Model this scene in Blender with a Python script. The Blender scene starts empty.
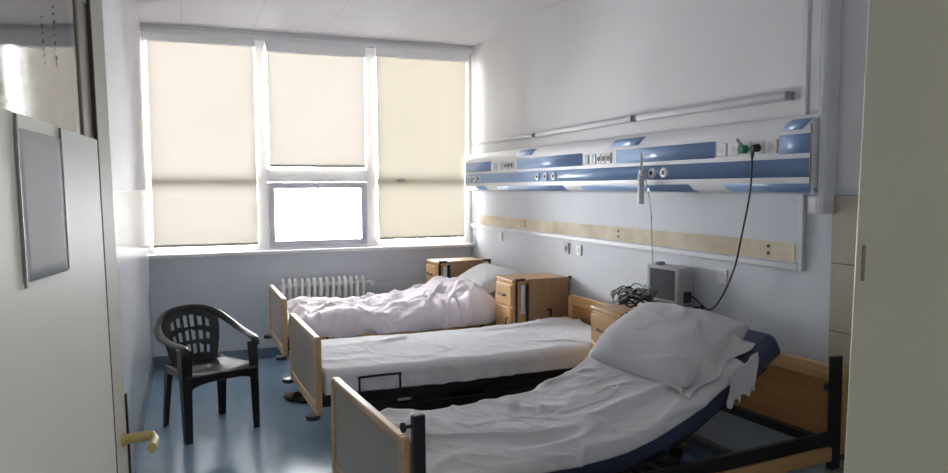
import bpy, bmesh, math, random
from mathutils import Vector, Matrix, Quaternion, noise
random.seed(7)
PI = math.pi
S = bpy.context.scene
COL = S.collection

# ------------------------------------------------------------ camera, world, exposure
F_PX, YAW, PITCH, ROLL = 726.4, 0.375395, 0.0682746, -0.0051150
HCAM = 1.6
cam_d = bpy.data.cameras.new('camera'); cam = bpy.data.objects.new('camera', cam_d); COL.objects.link(cam)
fw = Vector((math.sin(YAW)*math.cos(PITCH), math.cos(YAW)*math.cos(PITCH), -math.sin(PITCH)))
r0 = Vector((math.cos(YAW), -math.sin(YAW), 0)); u0 = r0.cross(fw)
cr, sr = math.cos(ROLL), math.sin(ROLL)
rt = r0*cr + u0*sr; up = -r0*sr + u0*cr
M = Matrix((rt, up, -fw)).transposed().to_4x4(); M.translation = Vector((0, 0, HCAM))
cam.matrix_world = M
cam_d.sensor_width = 36; cam_d.lens = 36*F_PX/948; cam_d.clip_start = 0.02
S.camera = cam

world = bpy.data.worlds.new('overcast_sky'); S.world = world; world.use_nodes = True
wn = world.node_tree.nodes; wl = world.node_tree.links
bg = wn['Background']; bg.inputs[0].default_value = (0.96, 0.98, 1.0, 1); bg.inputs[1].default_value = 40.0

def area(name, loc, rot, sx, sy, power, col=(1, 1, 1), portal=False):
    l = bpy.data.lights.new(name, 'AREA'); l.shape = 'RECTANGLE'; l.size = sx; l.size_y = sy; l.energy = power; l.color = col
    o = bpy.data.objects.new(name, l); COL.objects.link(o); o.location = loc; o.rotation_euler = rot
    if portal: l.cycles.is_portal = True
    return o
area('window_portal', (1.2, 7.16, 2.0), (-PI/2, 0, 0), 3.04, 2.0, 1, portal=True)
area('corridor_fill_light', (0.9, -0.7, 2.85), (0, 0, 0), 1.2, 0.3, 16, (1.0, 0.95, 0.86))  # unseen fill light, added to brighten the doorway and near end of the room

S.view_settings.view_transform = 'Standard'; S.view_settings.look = 'None'
S.view_settings.gamma = 1; S.view_settings.use_curve_mapping = False
S.view_settings.exposure = 0.48
S.cycles.use_denoising = True
S.cycles.max_bounces = 14; S.cycles.diffuse_bounces = 8; S.cycles.glossy_bounces = 5; S.cycles.transmission_bounces = 8
S.cycles.sample_clamp_indirect = 12

# ------------------------------------------------------------ materials
def mat(name, col, rough=0.5, metal=0.0, spec=0.5, var=0.0, vscale=6.0, bump=0.0, bscale=40.0, coat=0.0, alpha=1.0, trans=0.0, col2=None):
    m = bpy.data.materials.new(name); m.use_nodes = True
    nt = m.node_tree; n = nt.nodes; b = n['Principled BSDF']
    b.inputs['Base Color'].default_value = (*col, 1); b.inputs['Roughness'].default_value = rough
    b.inputs['Metallic'].default_value = metal; b.inputs['Specular IOR Level'].default_value = spec
    b.inputs['Coat Weight'].default_value = coat; b.inputs['Coat Roughness'].default_value = 0.08
    b.inputs['Transmission Weight'].default_value = trans
    tc = n.new('ShaderNodeTexCoord')
    if var > 0 or col2:
        t = n.new('ShaderNodeTexNoise'); t.inputs['Scale'].default_value = vscale; t.inputs['Detail'].default_value = 5
        nt.links.new(tc.outputs['Object'], t.inputs['Vector'])
        rp = n.new('ShaderNodeValToRGB'); rp.color_ramp.elements[0].position = 0.3; rp.color_ramp.elements[1].position = 0.7
        c2 = col2 or tuple(c*(1-var) for c in col)
        rp.color_ramp.elements[0].color = (*c2, 1); rp.color_ramp.elements[1].color = (*col, 1)
        nt.links.new(t.outputs['Fac'], rp.inputs['Fac']); nt.links.new(rp.outputs['Color'], b.inputs['Base Color'])
    if bump > 0:
        t2 = n.new('ShaderNodeTexNoise'); t2.inputs['Scale'].default_value = bscale; t2.inputs['Detail'].default_value = 4
        nt.links.new(tc.outputs['Object'], t2.inputs['Vector'])
        bp = n.new('ShaderNodeBump'); bp.inputs['Strength'].default_value = bump; bp.inputs['Distance'].default_value = 0.01
        nt.links.new(t2.outputs['Fac'], bp.inputs['Height']); nt.links.new(bp.outputs['Normal'], b.inputs['Normal'])
    return m

def wood(name, c1, c2, rough=0.38, axis='Y', sc=1.0):
    m = bpy.data.materials.new(name); m.use_nodes = True
    nt = m.node_tree; n = nt.nodes; b = n['Principled BSDF']; b.inputs['Roughness'].default_value = rough
    tc = n.new('ShaderNodeTexCoord'); mp = n.new('ShaderNodeMapping')
    s = {'X': (1, 14, 14), 'Y': (14, 1, 14), 'Z': (14, 14, 1)}[axis]
    mp.inputs['Scale'].default_value = tuple(v*sc for v in s)
    t = n.new('ShaderNodeTexNoise'); t.inputs['Scale'].default_value = 2.2; t.inputs['Detail'].default_value = 6; t.inputs['Distortion'].default_value = 0.6
    rp = n.new('ShaderNodeValToRGB'); rp.color_ramp.elements[0].position = 0.3; rp.color_ramp.elements[1].position = 0.7
    rp.color_ramp.elements[0].color = (*c1, 1); rp.color_ramp.elements[1].color = (*c2, 1)
    nt.links.new(tc.outputs['Object'], mp.inputs['Vector']); nt.links.new(mp.outputs['Vector'], t.inputs['Vector'])
    nt.links.new(t.outputs['Fac'], rp.inputs['Fac']); nt.links.new(rp.outputs['Color'], b.inputs['Base Color'])
    return m

MT = {}
MT['wall'] = mat('matte_wall_paint', (0.74, 0.737, 0.745), 0.65, var=0.04, vscale=1.5, bump=0.05, bscale=30)
MT['gloss_wall'] = mat('gloss_oil_paint', (0.80, 0.81, 0.83), 0.20, spec=0.6, var=0.05, vscale=2, bump=0.10, bscale=5)
MT['low_wall'] = mat('grey_wall_paint', (0.66, 0.70, 0.76), 0.30, var=0.06, vscale=2, bump=0.06, bscale=8)
MT['blue_wall'] = mat('pale_blue_oil_paint', (0.61, 0.645, 0.695), 0.6, var=0.05, vscale=2, bump=0.05, bscale=8)
MT['skirt'] = mat('blue_skirting', (0.19, 0.26, 0.35), 0.3, var=0.1)
MT['white_pvc'] = mat('white_pvc', (0.92, 0.92, 0.93), 0.3)
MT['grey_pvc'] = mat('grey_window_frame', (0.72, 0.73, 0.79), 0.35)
MT['trunk'] = mat('trunking_white', (0.66, 0.67, 0.70), 0.4, var=0.05)
MT['plaster'] = mat('bare_plaster', (0.80, 0.74, 0.60), 0.8, col2=(0.52, 0.42, 0.29), vscale=3.5, bump=0.3, bscale=25)
MT['tile'] = mat('beige_wall_tile', (0.46, 0.41, 0.32), 0.25, var=0.08, vscale=3)
MT['grout'] = mat('dark_grout', (0.16, 0.14, 0.11), 0.8)
MT['jamb'] = mat('cream_gloss_door_paint', (0.76, 0.73, 0.61), 0.38, var=0.05, vscale=3, bump=0.04, bscale=12)
MT['leafpaint'] = mat('old_cream_door_paint', (0.64, 0.61, 0.52), 0.6, var=0.06, vscale=5, bump=0.05, bscale=15)
MT['leafdark'] = mat('brown_grey_bead', (0.30, 0.27, 0.22), 0.5, var=0.1)
MT['seam'] = mat('dark_gap', (0.06, 0.05, 0.045), 0.8)
MT['dark_metal'] = mat('black_steel', (0.018, 0.019, 0.022), 0.38, metal=0.3)
MT['dark_frame'] = mat('charcoal_steel', (0.030, 0.032, 0.038), 0.45, metal=0.2, var=0.2)
MT['chrome'] = mat('chrome', (0.7, 0.7, 0.7), 0.2, metal=1)
MT['wood'] = wood('honey_beech', (0.54, 0.31, 0.125), (0.70, 0.44, 0.20))
MT['woodx'] = wood('honey_beech_lengthwise', (0.50, 0.28, 0.11), (0.64, 0.39, 0.175), axis='X')
MT['woodz'] = wood('honey_beech_upright', (0.56, 0.32, 0.125), (0.74, 0.465, 0.21), axis='Z')
MT['rim'] = wood('pale_beech_edge', (0.50, 0.33, 0.165), (0.63, 0.43, 0.24))
MT['board'] = wood('brown_laminate', (0.28, 0.165, 0.085), (0.35, 0.21, 0.11), rough=0.3, axis='Z', sc=0.6)
MT['laminate'] = mat('grey_beige_laminate', (0.38, 0.335, 0.275), 0.30, var=0.05, vscale=3)
MT['navy'] = mat('navy_vinyl', (0.045, 0.055, 0.115), 0.45, var=0.1, bump=0.1, bscale=60)
MT['sheet'] = mat('white_cotton', (0.80, 0.80, 0.82), 0.85, spec=0.2, bump=0.08, bscale=300)
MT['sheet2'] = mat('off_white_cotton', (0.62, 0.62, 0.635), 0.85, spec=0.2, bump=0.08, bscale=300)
MT['duvet'] = mat('pale_pink_cotton', (0.87, 0.84, 0.87), 0.85, spec=0.2, col2=(0.85, 0.75, 0.81), vscale=9, bump=0.1, bscale=200)
MT['chair'] = mat('dark_green_black_plastic', (0.020, 0.022, 0.022), 0.28, var=0.15, bump=0.03, bscale=60)
MT['blue'] = mat('blue_enamel', (0.25, 0.39, 0.65), 0.30, var=0.05)
MT['panel_white'] = mat('panel_white', (0.76, 0.77, 0.79), 0.33)
MT['black'] = mat('black_rubber', (0.012, 0.012, 0.014), 0.5)
MT['hole'] = mat('socket_hole', (0.06, 0.06, 0.07), 0.6)
MT['socket'] = mat('socket_white', (0.78, 0.78, 0.77), 0.3)
MT['grey_socket'] = mat('socket_grey', (0.30, 0.31, 0.33), 0.4)
MT['green'] = mat('green_plastic', (0.02, 0.28, 0.13), 0.35)
MT['monitor'] = mat('monitor_casing', (0.50, 0.50, 0.50), 0.45, var=0.04)
MT['screen'] = mat('monitor_screen_off', (0.10, 0.105, 0.12), 0.12, coat=0.5)
MT['lamp'] = mat('lamp_housing', (0.60, 0.60, 0.62), 0.4, var=0.05)
MT['radiator'] = mat('radiator_enamel', (0.90, 0.88, 0.84), 0.35)
MT['handle'] = mat('yellowed_plastic', (0.42, 0.33, 0.13), 0.35)
MT['paper'] = mat('grey_paper', (0.60, 0.615, 0.64), 0.7, var=0.05)
MT['paper_line'] = mat('faint_print', (0.28, 0.29, 0.31), 0.8)
MT['tape'] = mat('dark_tape', (0.16, 0.16, 0.16), 0.5)
MT['slipper'] = mat('brown_slipper', (0.13, 0.075, 0.045), 0.7)
MT['bumper'] = mat('bumper_rubber', (0.03, 0.03, 0.045), 0.35)
MT['cable'] = mat('grey_cable', (0.32, 0.32, 0.33), 0.4)
MT['porcelain'] = mat('white_porcelain', (0.8, 0.8, 0.8), 0.12)
MT['smudge'] = mat('rust_brown_marks', (0.25, 0.19, 0.18), 0.8)
MT['sill'] = mat('white_sill', (0.82, 0.82, 0.83), 0.35)

def creases(m, scale=3.0, strength=0.5, stretch=(1.0, 0.5, 1.0), rot=0.8):
    nt = m.node_tree; n = nt.nodes; b = n['Principled BSDF']
    old = b.inputs['Normal'].links[0].from_node if b.inputs['Normal'].links else None
    tc = n.new('ShaderNodeTexCoord'); mp = n.new('ShaderNodeMapping'); mp.inputs['Rotation'].default_value = (0, 0, rot); mp.inputs['Scale'].default_value = stretch
    t = n.new('ShaderNodeTexNoise'); t.noise_type = 'RIDGED_MULTIFRACTAL'; t.inputs['Scale'].default_value = scale; t.inputs['Detail'].default_value = 4; t.inputs['Distortion'].default_value = 0.5
    nt.links.new(tc.outputs['Object'], mp.inputs[0]); nt.links.new(mp.outputs[0], t.inputs['Vector'])
    bp = n.new('ShaderNodeBump'); bp.inputs['Strength'].default_value = strength; bp.inputs['Distance'].default_value = 0.012
    nt.links.new(t.outputs['Fac'], bp.inputs['Height'])
    if old: nt.links.new(old.outputs[0], bp.inputs['Normal'])
    nt.links.new(bp.outputs[0], b.inputs['Normal'])
creases(MT['sheet'], 3.5, 0.8); creases(MT['sheet2'], 3.2, 1.0, (1.0, 0.45, 1.0), 0.75); creases(MT['duvet'], 5, 0.8, (1, 0.7, 1), 0.4)

def floor_mat():
    m = mat('blue_linoleum', (0.26, 0.38, 0.49), 0.24, spec=0.5, col2=(0.215, 0.33, 0.44), vscale=2.5, bump=0.10, bscale=3)
    return m
MT['floor'] = floor_mat()

def ceil_mat():
    m = bpy.data.materials.new('ceiling_tiles'); m.use_nodes = True
    nt = m.node_tree; n = nt.nodes; b = n['Principled BSDF']; b.inputs['Roughness'].default_value = 0.8
    tc = n.new('ShaderNodeTexCoord'); sp = n.new('ShaderNodeSeparateXYZ'); nt.links.new(tc.outputs['Object'], sp.inputs[0])
    outs = []
    for ax, off in (('X', 0.0), ('Y', 5.51)):
        a = n.new('ShaderNodeMath'); a.operation = 'SUBTRACT'; a.inputs[1].default_value = off - 60*0.6
        nt.links.new(sp.outputs[ax], a.inputs[0])
        d = n.new('ShaderNodeMath'); d.operation = 'MODULO'; d.inputs[1].default_value = 0.6; nt.links.new(a.outputs[0], d.inputs[0])
        s = n.new('ShaderNodeMath'); s.operation = 'PINGPONG'; s.inputs[1].default_value = 0.3; nt.links.new(d.outputs[0], s.inputs[0])
        l = n.new('ShaderNodeMath'); l.operation = 'LESS_THAN'; l.inputs[1].default_value = 0.003; nt.links.new(s.outputs[0], l.inputs[0])
        outs.append(l)
    mx = n.new('ShaderNodeMath'); mx.operation = 'MAXIMUM'; nt.links.new(outs[0].outputs[0], mx.inputs[0]); nt.links.new(outs[1].outputs[0], mx.inputs[1])
    mc = n.new('ShaderNodeMix'); mc.data_type = 'RGBA'
    mc.inputs[6].default_value = (0.76, 0.755, 0.79, 1); mc.inputs[7].default_value = (0.60, 0.60, 0.64, 1)
    nt.links.new(mx.outputs[0], mc.inputs[0]); nt.links.new(mc.outputs[2], b.inputs['Base Color'])
    return m
MT['ceiling'] = ceil_mat()

def blind_mat(name, col, t):
    m = bpy.data.materials.new(name); m.use_nodes = True
    nt = m.node_tree; n = nt.nodes; n.remove(n['Principled BSDF']); out = n['Material Output']
    tc = n.new('ShaderNodeTexCoord'); no = n.new('ShaderNodeTexNoise'); no.inputs['Scale'].default_value = 1.3; no.inputs['Detail'].default_value = 3
    nt.links.new(tc.outputs['Object'], no.inputs['Vector'])
    rp = n.new('ShaderNodeValToRGB'); rp.color_ramp.elements[0].position = 0.3; rp.color_ramp.elements[1].position = 0.75
    rp.color_ramp.elements[0].color = (*(c*0.93 for c in t), 1); rp.color_ramp.elements[1].color = (*t, 1)
    nt.links.new(no.outputs['Fac'], rp.inputs['Fac'])
    d = n.new('ShaderNodeBsdfDiffuse'); d.inputs[0].default_value = (*col, 1)
    tr = n.new('ShaderNodeBsdfTranslucent'); nt.links.new(rp.outputs['Color'], tr.inputs[0])
    ad = n.new('ShaderNodeAddShader'); nt.links.new(d.outputs[0], ad.inputs[0]); nt.links.new(tr.outputs[0], ad.inputs[1])
    nt.links.new(ad.outputs[0], out.inputs[0]); return m
MT['blind'] = blind_mat('cream_blind_fabric', (0.45, 0.42, 0.37), (0.0345, 0.0316, 0.0274))
MT['blind_y'] = blind_mat('yellowed_blind_fabric', (0.45, 0.42, 0.34), (0.0305, 0.0280, 0.0228))
MT['blind_hem'] = blind_mat('cream_blind_hem', (0.45, 0.42, 0.36), (0.024, 0.022, 0.018))

def glass_mat(name, refl=0.5, tint=(1, 1, 1), ior=1.5, rough=0.0):
    m = bpy.data.materials.new(name); m.use_nodes = True
    nt = m.node_tree; n = nt.nodes; n.remove(n['Principled BSDF']); out = n['Material Output']
    fr = n.new('ShaderNodeFresnel'); fr.inputs[0].default_value = ior
    t = n.new('ShaderNodeBsdfTransparent'); t.inputs[0].default_value = (*tint, 1)
    g = n.new('ShaderNodeBsdfGlossy'); g.inputs['Roughness'].default_value = rough
    mx = n.new('ShaderNodeMixShader'); nt.links.new(fr.outputs[0], mx.inputs[0]); nt.links.new(t.outputs[0], mx.inputs[1]); nt.links.new(g.outputs[0], mx.inputs[2])
    nt.links.new(mx.outputs[0], out.inputs[0]); return m
MT['glass'] = glass_mat('window_glass')
MT['door_glass'] = glass_mat('door_glass', ior=6.5, tint=(0.9, 0.9, 0.86), rough=0.05)
MT['film'] = mat('frosted_film', (0.84, 0.84, 0.77), 0.55, spec=0.35, var=0.05, vscale=3, bump=0.05, bscale=6)
MT['clear_tube'] = glass_mat('clear_plastic', ior=1.6, tint=(0.82, 0.84, 0.86), rough=0.15)
MT['bottle'] = mat('milky_plastic', (0.66, 0.68, 0.70), 0.25, trans=0.3)

# ------------------------------------------------------------ mesh helpers
class MB:
    def __init__(s): s.bm = bmesh.new()
    def box(s, x0, x1, y0, y1, z0, z1, T=None):
        vs = [s.bm.verts.new((x, y, z)) for x in (x0, x1) for y in (y0, y1) for z in (z0, z1)]
        for f in ((0, 1, 3, 2), (4, 6, 7, 5), (0, 4, 5, 1), (2, 3, 7, 6), (0, 2, 6, 4), (1, 5, 7, 3)): s.bm.faces.new([vs[i] for i in f])
        if T is not None:
            for v in vs: v.co = T @ v.co
        return s
    def bar(s, a, b, w, h, upv=(0, 0, 1)):
        a = Vector(a); b = Vector(b); d = (b-a); L = d.length; d.normalize(); u = Vector(upv)
        if abs(d.dot(u)) > 0.98: u = Vector((1, 0, 0))
        r = d.cross(u).normalized(); u = r.cross(d)
        T = Matrix((d, r, u)).transposed().to_4x4(); T.translation = a
        return s.box(0, L, -w/2, w/2, -h/2, h/2, T)
    def cyl(s, a, b, r, r2=None, n=20, caps=True):
        a = Vector(a); b = Vector(b); r2 = r if r2 is None else r2
        q = (b-a).to_track_quat('Z', 'Y'); rings = []
        for p, rr in ((a, r), (b, r2)):
            rings.append([s.bm.verts.new(p + q @ Vector((rr*math.cos(2*PI*i/n), rr*math.sin(2*PI*i/n), 0))) for i in range(n)])
        for i in range(n): s.bm.faces.new((rings[0][i], rings[0][(i+1) % n], rings[1][(i+1) % n], rings[1][i]))
        if caps: s.bm.faces.new(rings[0][::-1]); s.bm.faces.new(rings[1])
        return s
    def tube(s, pts, r, n=10, closed=False, smooth=0, rs=None, flat=1.0, upv=(0, 0, 1)):
        P = [Vector(p) for p in pts]
        R = list(rs) if rs else [r]*len(P)
        if smooth:
            Q = []; RR = []; m = len(P)
            rng = range(m) if closed else range(m-1)
            for i in rng:
                p0 = P[(i-1) % m] if (closed or i > 0) else P[i]; p1 = P[i]; p2 = P[(i+1) % m]; p3 = P[(i+2) % m] if (closed or i+2 < m) else P[(i+1) % m]
                for k in range(smooth):
                    t = k/smooth
                    Q.append(0.5*((2*p1)+(p2-p0)*t+(2*p0-5*p1+4*p2-p3)*t*t+(3*p1-p0-3*p2+p3)*t**3))
                    a = R[i]; b = R[(i+1) % m]
                    RR.append(tuple(x+(y-x)*t for x, y in zip(a, b)) if isinstance(a, tuple) else a+(b-a)*t)
            if not closed: Q.append(P[-1]); RR.append(R[-1])
            P, R = Q, RR
        m = len(P); rings = []; U = Vector(upv)
        for i in range(m):
            if closed: d = P[(i+1) % m]-P[i-1]
            else: d = P[min(i+1, m-1)]-P[max(i-1, 0)]
            d.normalize()
            side = d.cross(U)
            if side.length < 0.05: side = d.cross(Vector((0.3, 1, 0.1)))
            side.normalize(); u = side.cross(d)
            if i and rings and (side.dot(ps) < 0 and abs(side.dot(ps)) > 0.5): side = -side; u = -u
            ps = side
            rr = R[i]; a, b = (rr if isinstance(rr, tuple) else (rr, rr*flat))
            rings.append([s.bm.verts.new(P[i]+side*a*math.cos(2*PI*k/n)+u*b*math.sin(2*PI*k/n)) for k in range(n)])
        rg = range(m) if closed else range(m-1)
        for i in rg:
            A = rings[i]; B = rings[(i+1) % m]
            for k in range(n): s.bm.faces.new((A[k], A[(k+1) % n], B[(k+1) % n], B[k]))
        if not closed: s.bm.faces.new(rings[0][::-1]); s.bm.faces.new(rings[-1])
        return s
    def prism(s, pts, a, b, axis='Y'):
        # pts: outline in the two other axes, extruded from a to b along axis
        def P(p, t):
            return {'X': (t, p[0], p[1]), 'Y': (p[0], t, p[1]), 'Z': (p[0], p[1], t)}[axis]
        A = [s.bm.verts.new(P(p, a)) for p in pts]; B = [s.bm.verts.new(P(p, b)) for p in pts]; n = len(pts)
        s.bm.faces.new(A); s.bm.faces.new(B[::-1])
        for i in range(n): s.bm.faces.new((A[i], B[i], B[(i+1) % n], A[(i+1) % n]))
        return s
    def grid(s, fn, nu, nv, closed_v=False):
        V = [[s.bm.verts.new(fn(i/nu, j/nv)) for j in range(nv+1 if not closed_v else nv)] for i in range(nu+1)]
        m = nv if not closed_v else nv
        for i in range(nu):
            for j in range(m):
                j2 = (j+1) % len(V[0]) if closed_v else j+1
                s.bm.faces.new((V[i][j], V[i+1][j], V[i+1][j2], V[i][j2]))
        return V
    def build(s, name, m, parent=None, bevel=0.0, seg=2, smooth=True, solid=0.0, sub=0, angle=40):
        bmesh.ops.recalc_face_normals(s.bm, faces=s.bm.faces[:])
        me = bpy.data.meshes.new(name); s.bm.to_mesh(me); s.bm.free()
        me.materials.append(MT[m] if isinstance(m, str) else m)
        o = bpy.data.objects.new(name, me); COL.objects.link(o)
        if smooth:
            me.shade_smooth() if hasattr(me, 'shade_smooth') else None
            try: me.set_sharp_from_angle(angle=math.radians(angle))
            except Exception: pass
        if solid:
            md = o.modifiers.new('thickness', 'SOLIDIFY'); md.thickness = solid; md.offset = 0
        if bevel:
            md = o.modifiers.new('bevel', 'BEVEL'); md.width = bevel; md.segments = seg; md.limit_method = 'ANGLE'; md.angle_limit = math.radians(40)
            md.harden_normals = False
        if sub:
            md = o.modifiers.new('sub', 'SUBSURF'); md.levels = sub; md.render_levels = sub
        if parent: o.parent = parent
        return o

def tag(o, label=None, cat=None, group=None, kind=None):
    if label: o['label'] = label
    if cat: o['category'] = cat
    if group: o['group'] = group
    if kind: o['kind'] = kind
    return o
def empty(name, loc=(0, 0, 0), rz=0.0, rot=None):
    o = bpy.data.objects.new(name, None); COL.objects.link(o); o.location = loc; o.rotation_euler = rot or (0, 0, rz)
    o.empty_display_size = 0.1
    return o
def copy_tree(o, parent=None):
    c = o.copy(); COL.objects.link(c); c.parent = parent
    for ch in [x for x in COL.objects if x.parent == o]: copy_tree(ch, c)
    return c
def box(name, m, x0, x1, y0, y1, z0, z1, parent=None, bevel=0.0):
    return MB().box(x0, x1, y0, y1, z0, z1).build(name, m, parent, bevel)
def struct(o): o['kind'] = 'structure'; return o

# ------------------------------------------------------------ the room
XL, XR, D, HC = -0.33, 2.74, 7.0, 3.022
JY0, JY1 = 0.45, 0.70          # thickness of the wall the doorway is in
OX0, OX1 = -0.24, 0.80         # doorway
struct(box('floor', 'floor', -2.2, 3.0, -1.7, 7.3, -0.12, 0))
struct(box('ceiling', 'ceiling', -2.2, 3.0, -1.7, 7.3, HC, HC+0.12))
# left wall : matte upper zone and glossy oil paint below it
struct(box('wall_left', 'wall', XL-0.2, XL, JY1, 7.3, 1.585, HC))
struct(box('wall_left_lower', 'gloss_wall', XL-0.2, XL, JY1, 7.3, 0, 1.585))
struct(box('wall_right', 'wall', XR, XR+0.2, JY1, 7.3, 1.585, HC))
struct(box('wall_right_lower', 'blue_wall', XR, XR+0.2, JY1, 7.3, 0, 1.585))
# window wall
SILL = 1.015; WTOP = 2.985; WX0, WX1 = XL+0.0, 2.71
w = MB(); w.box(XL, XR, D, D+0.3, 0, SILL-0.03); struct(w.build('wall_back', 'low_wall'))
w = MB(); w.box(XL, XR, D, D+0.3, WTOP, HC); w.box(WX1, XR, D, D+0.3, SILL-0.03, WTOP); struct(w.build('wall_back_upper', 'wall'))
w = MB(); w.box(XL, XR, D-0.012, D, 0, 0.10); struct(w.build('baseboard_back', 'skirt', bevel=0.003))
w = MB(); w.box(XL, XL+0.012, JY1, D-0.012, 0, 0.10); struct(w.build('baseboard_left', 'skirt', bevel=0.003))
w = MB(); w.box(XR-0.012, XR, JY1, D-0.012, 0, 0.10); struct(w.build('baseboard_right', 'skirt', bevel=0.003))
# front wall with the doorway, and the corridor the camera stands in
w = MB(); w.box(-2.2, OX0-0.04, JY0, JY1, 0, HC); w.box(OX1+0.10, XR+0.2, JY0, JY1, 0, HC); w.box(OX0-0.04, OX1+0.10, JY0, JY1, 2.14, HC)
struct(w.build('wall_front', 'wall'))
struct(box('wall_corridor', 'wall', -2.2, 3.0, -1.7, -1.5, 0, HC))
struct(box('wall_corridor_left', 'wall', -2.2, -2.0, -1.5, JY0, 0, HC))
struct(box('wall_corridor_right', 'wall', 2.8, 3.0, -1.5, JY0, 0, HC))
# door frame
w = MB(); w.box(OX0-0.04, OX0, JY0-0.01, JY1+0.005, 0, 2.14); w.box(OX0, OX1, JY0-0.01, JY1+0.005, 2.10, 2.14)
df = w.build('door_2', 'jamb', bevel=0.004); struct(df)
T = Matrix.Translation((OX1+0.018, JY1, 1.5)) @ Matrix.Rotation(math.radians(1.7), 4, 'Y') @ Matrix.Translation((-OX1, -JY1, -1.5))
w = MB(); w.box(OX1, OX1+0.09, JY0-0.01, JY1+0.006, -0.0, 2.14, T)
jr = w.build('door_jamb', 'jamb', df, bevel=0.004)
w = MB(); w.box(OX1-0.0015, OX1+0.004, JY1-0.012, JY1-0.007, 1.475, 1.522, T)
w.build('strike_slot', 'leafdark', jr)

# ------------------------------------------------------------ window
def frame_window():
    w = MB(); y0, y1 = D-0.01, D+0.07
    def fb(x0, x1, z0, z1, a=y0, b=y1): w.box(x0, x1, a, b, z0, z1)
    fb(WX0, WX1, SILL, SILL+0.055); fb(WX0, WX1, 2.90, WTOP)
    fb(WX0, WX0+0.05, SILL+0.002, WTOP-0.003, D-0.013, D+0.073); fb(WX1-0.05, WX1, SILL+0.002, WTOP-0.003, D-0.013, D+0.073)
    fb(0.605, 0.70, SILL+0.002, WTOP-0.003, D-0.016, D+0.075); fb(1.63, 1.73, SILL+0.002, WTOP-0.003, D-0.016, D+0.075)
    fb(0.70, 1.63, 1.655, 1.775)
    fb(WX0+0.05, 0.605, 1.62, 1.69, D+0.0, D+0.07); fb(1.73, WX1-0.05, 1.62, 1.69, D+0.0, D+0.07)
    o = struct(w.build('window_1', 'white_pvc', bevel=0.006))
    # tilt sash in the middle, greyish against the light
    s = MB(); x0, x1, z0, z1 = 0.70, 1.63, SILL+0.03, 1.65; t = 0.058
    s.box(x0, x1, D-0.035, D+0.03, z0, z0+t); s.box(x0, x1, D-0.035, D+0.03, z1-t, z1)
    s.box(x0, x0+t, D-0.034, D+0.029, z0+t-0.001, z1-t+0.001); s.box(x1-t, x1, D-0.034, D+0.029, z0+t-0.001, z1-t+0.001)
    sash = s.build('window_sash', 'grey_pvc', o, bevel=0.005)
    h = MB(); h.box(1.135, 1.175, D-0.045, D-0.034, z1-0.05, z1-0.01); h.cyl((1.155, D-0.05, z1-0.03), (1.155, D-0.034, z1-0.03), 0.012)
    h.tube([(1.155, D-0.06, z1-0.02), (1.152, D-0.062, z1-0.06), (1.146, D-0.06, z1-0.13)], 0.008); h.build('window_handle', 'trunk', sash)
    panes = [(WX0+0.05, 0.605, SILL+0.055, 1.62), (WX0+0.05, 0.605, 1.69, 2.90), (0.70, 1.63, 1.775, 2.90), (1.73, WX1-0.05, SILL+0.055, 1.62), (1.73, WX1-0.05, 1.69, 2.90), (x0+t, x1-t, z0+t, z1-t)]
    for a, b, c, d in panes:
        MB().box(a, b, D+0.02, D+0.026, c, d).build('window_pane', 'glass', o)
    return o
frame_window()
w = MB(); w.box(XL, XR, D-0.07, D+0.0, SILL-0.032, SILL); struct(w.build('window_sill', 'sill', bevel=0.006))
# shadow-gap moulding under the ceiling and a blind cassette across the top
w = MB(); w.box(XL, XR, D-0.05, D+0.0, 2.945, 2.985); struct(w.build('trim_1', 'white_pvc', bevel=0.004))
w = MB(); w.box(XL, XR, D-0.03, D, 2.985, HC); struct(w.build('trim_2', 'sill'))

def blind(x0, x1, z0, z1, label, slant=0.0, stain=None, pull=None, fm='blind'):
    t = empty('roller_blind', ((x0+x1)/2, D-0.045, z0)); tag(t, label, 'blind')
    cx = (x0+x1)/2; W = (x1-x0)/2
    f = MB()
    def fn(a, b):
        x = -W + 2*W*a; z = (z1-z0)*b
        if slant: x += slant*(1-b)*max(0, a-0.5)*2
        y = 0.004*noise.noise(Vector((x*1.5, z*0.6, cx*3)))+0.003*math.sin(x*9+cx)*(1-b)
        return (x, y, z)
    f.grid(fn, 24, 30)
    fab = f.build('blind_fabric', fm, t)
    h = MB(); h.tube([(-W, -0.004, 0.012), (W+slant, -0.004, 0.012)], 0.008, n=8, flat=1.4); h.build('hem_bar', 'blind_hem', t)
    r = MB(); r.cyl((-W-0.005, 0.0, z1-z0+0.015), (W+0.005, 0.0, z1-z0+0.015), 0.022); r.build('roller', 'white_pvc', t)
    r = MB(); r.box(-W-0.012, W+0.012, -0.034, 0.03, z1-z0-0.012, 2.944-z0); r.build('cassette', 'white_pvc', t, bevel=0.006)
    if stain:
        # dark smear where the fabric is torn / mended
        s = MB(); sx, sz = stain
        s.grid(lambda a, b: (sx-cx+0.055*(a-0.5)*2*math.sqrt(max(0, 1-(2*b-1)**2))+0.0, -0.008, sz-z0+0.016*(2*b-1)+0.006*math.sin(a*7)), 8, 6)
        s.build('fabric_stain', 'grey_socket', t)
    if pull:
        s = MB(); s.tube([(pull[0]-cx, -0.012, pull[1]-z0+0.05), (pull[0]-cx+0.012, -0.014, pull[1]-z0+0.02), (pull[0]-cx, -0.012, pull[1]-z0-0.03)], 0.006, n=8)
        s.build('pull_tab', 'white_pvc', t)
    return t
blind(XL+0.045, 0.60, 1.075, 2.885, 'wide cream roller blind pulled down over the left window bay', pull=(0.52, 1.15))
blind(0.715, 1.615, 1.79, 2.85, 'shorter cream roller blind over the upper middle pane, ending at the transom')
blind(1.735, 2.657, 1.085, 2.865, 'yellowish cream roller blind on the right bay with a dark smear', slant=-0.02, stain=(1.965, 1.665), fm='blind_y')

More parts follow.
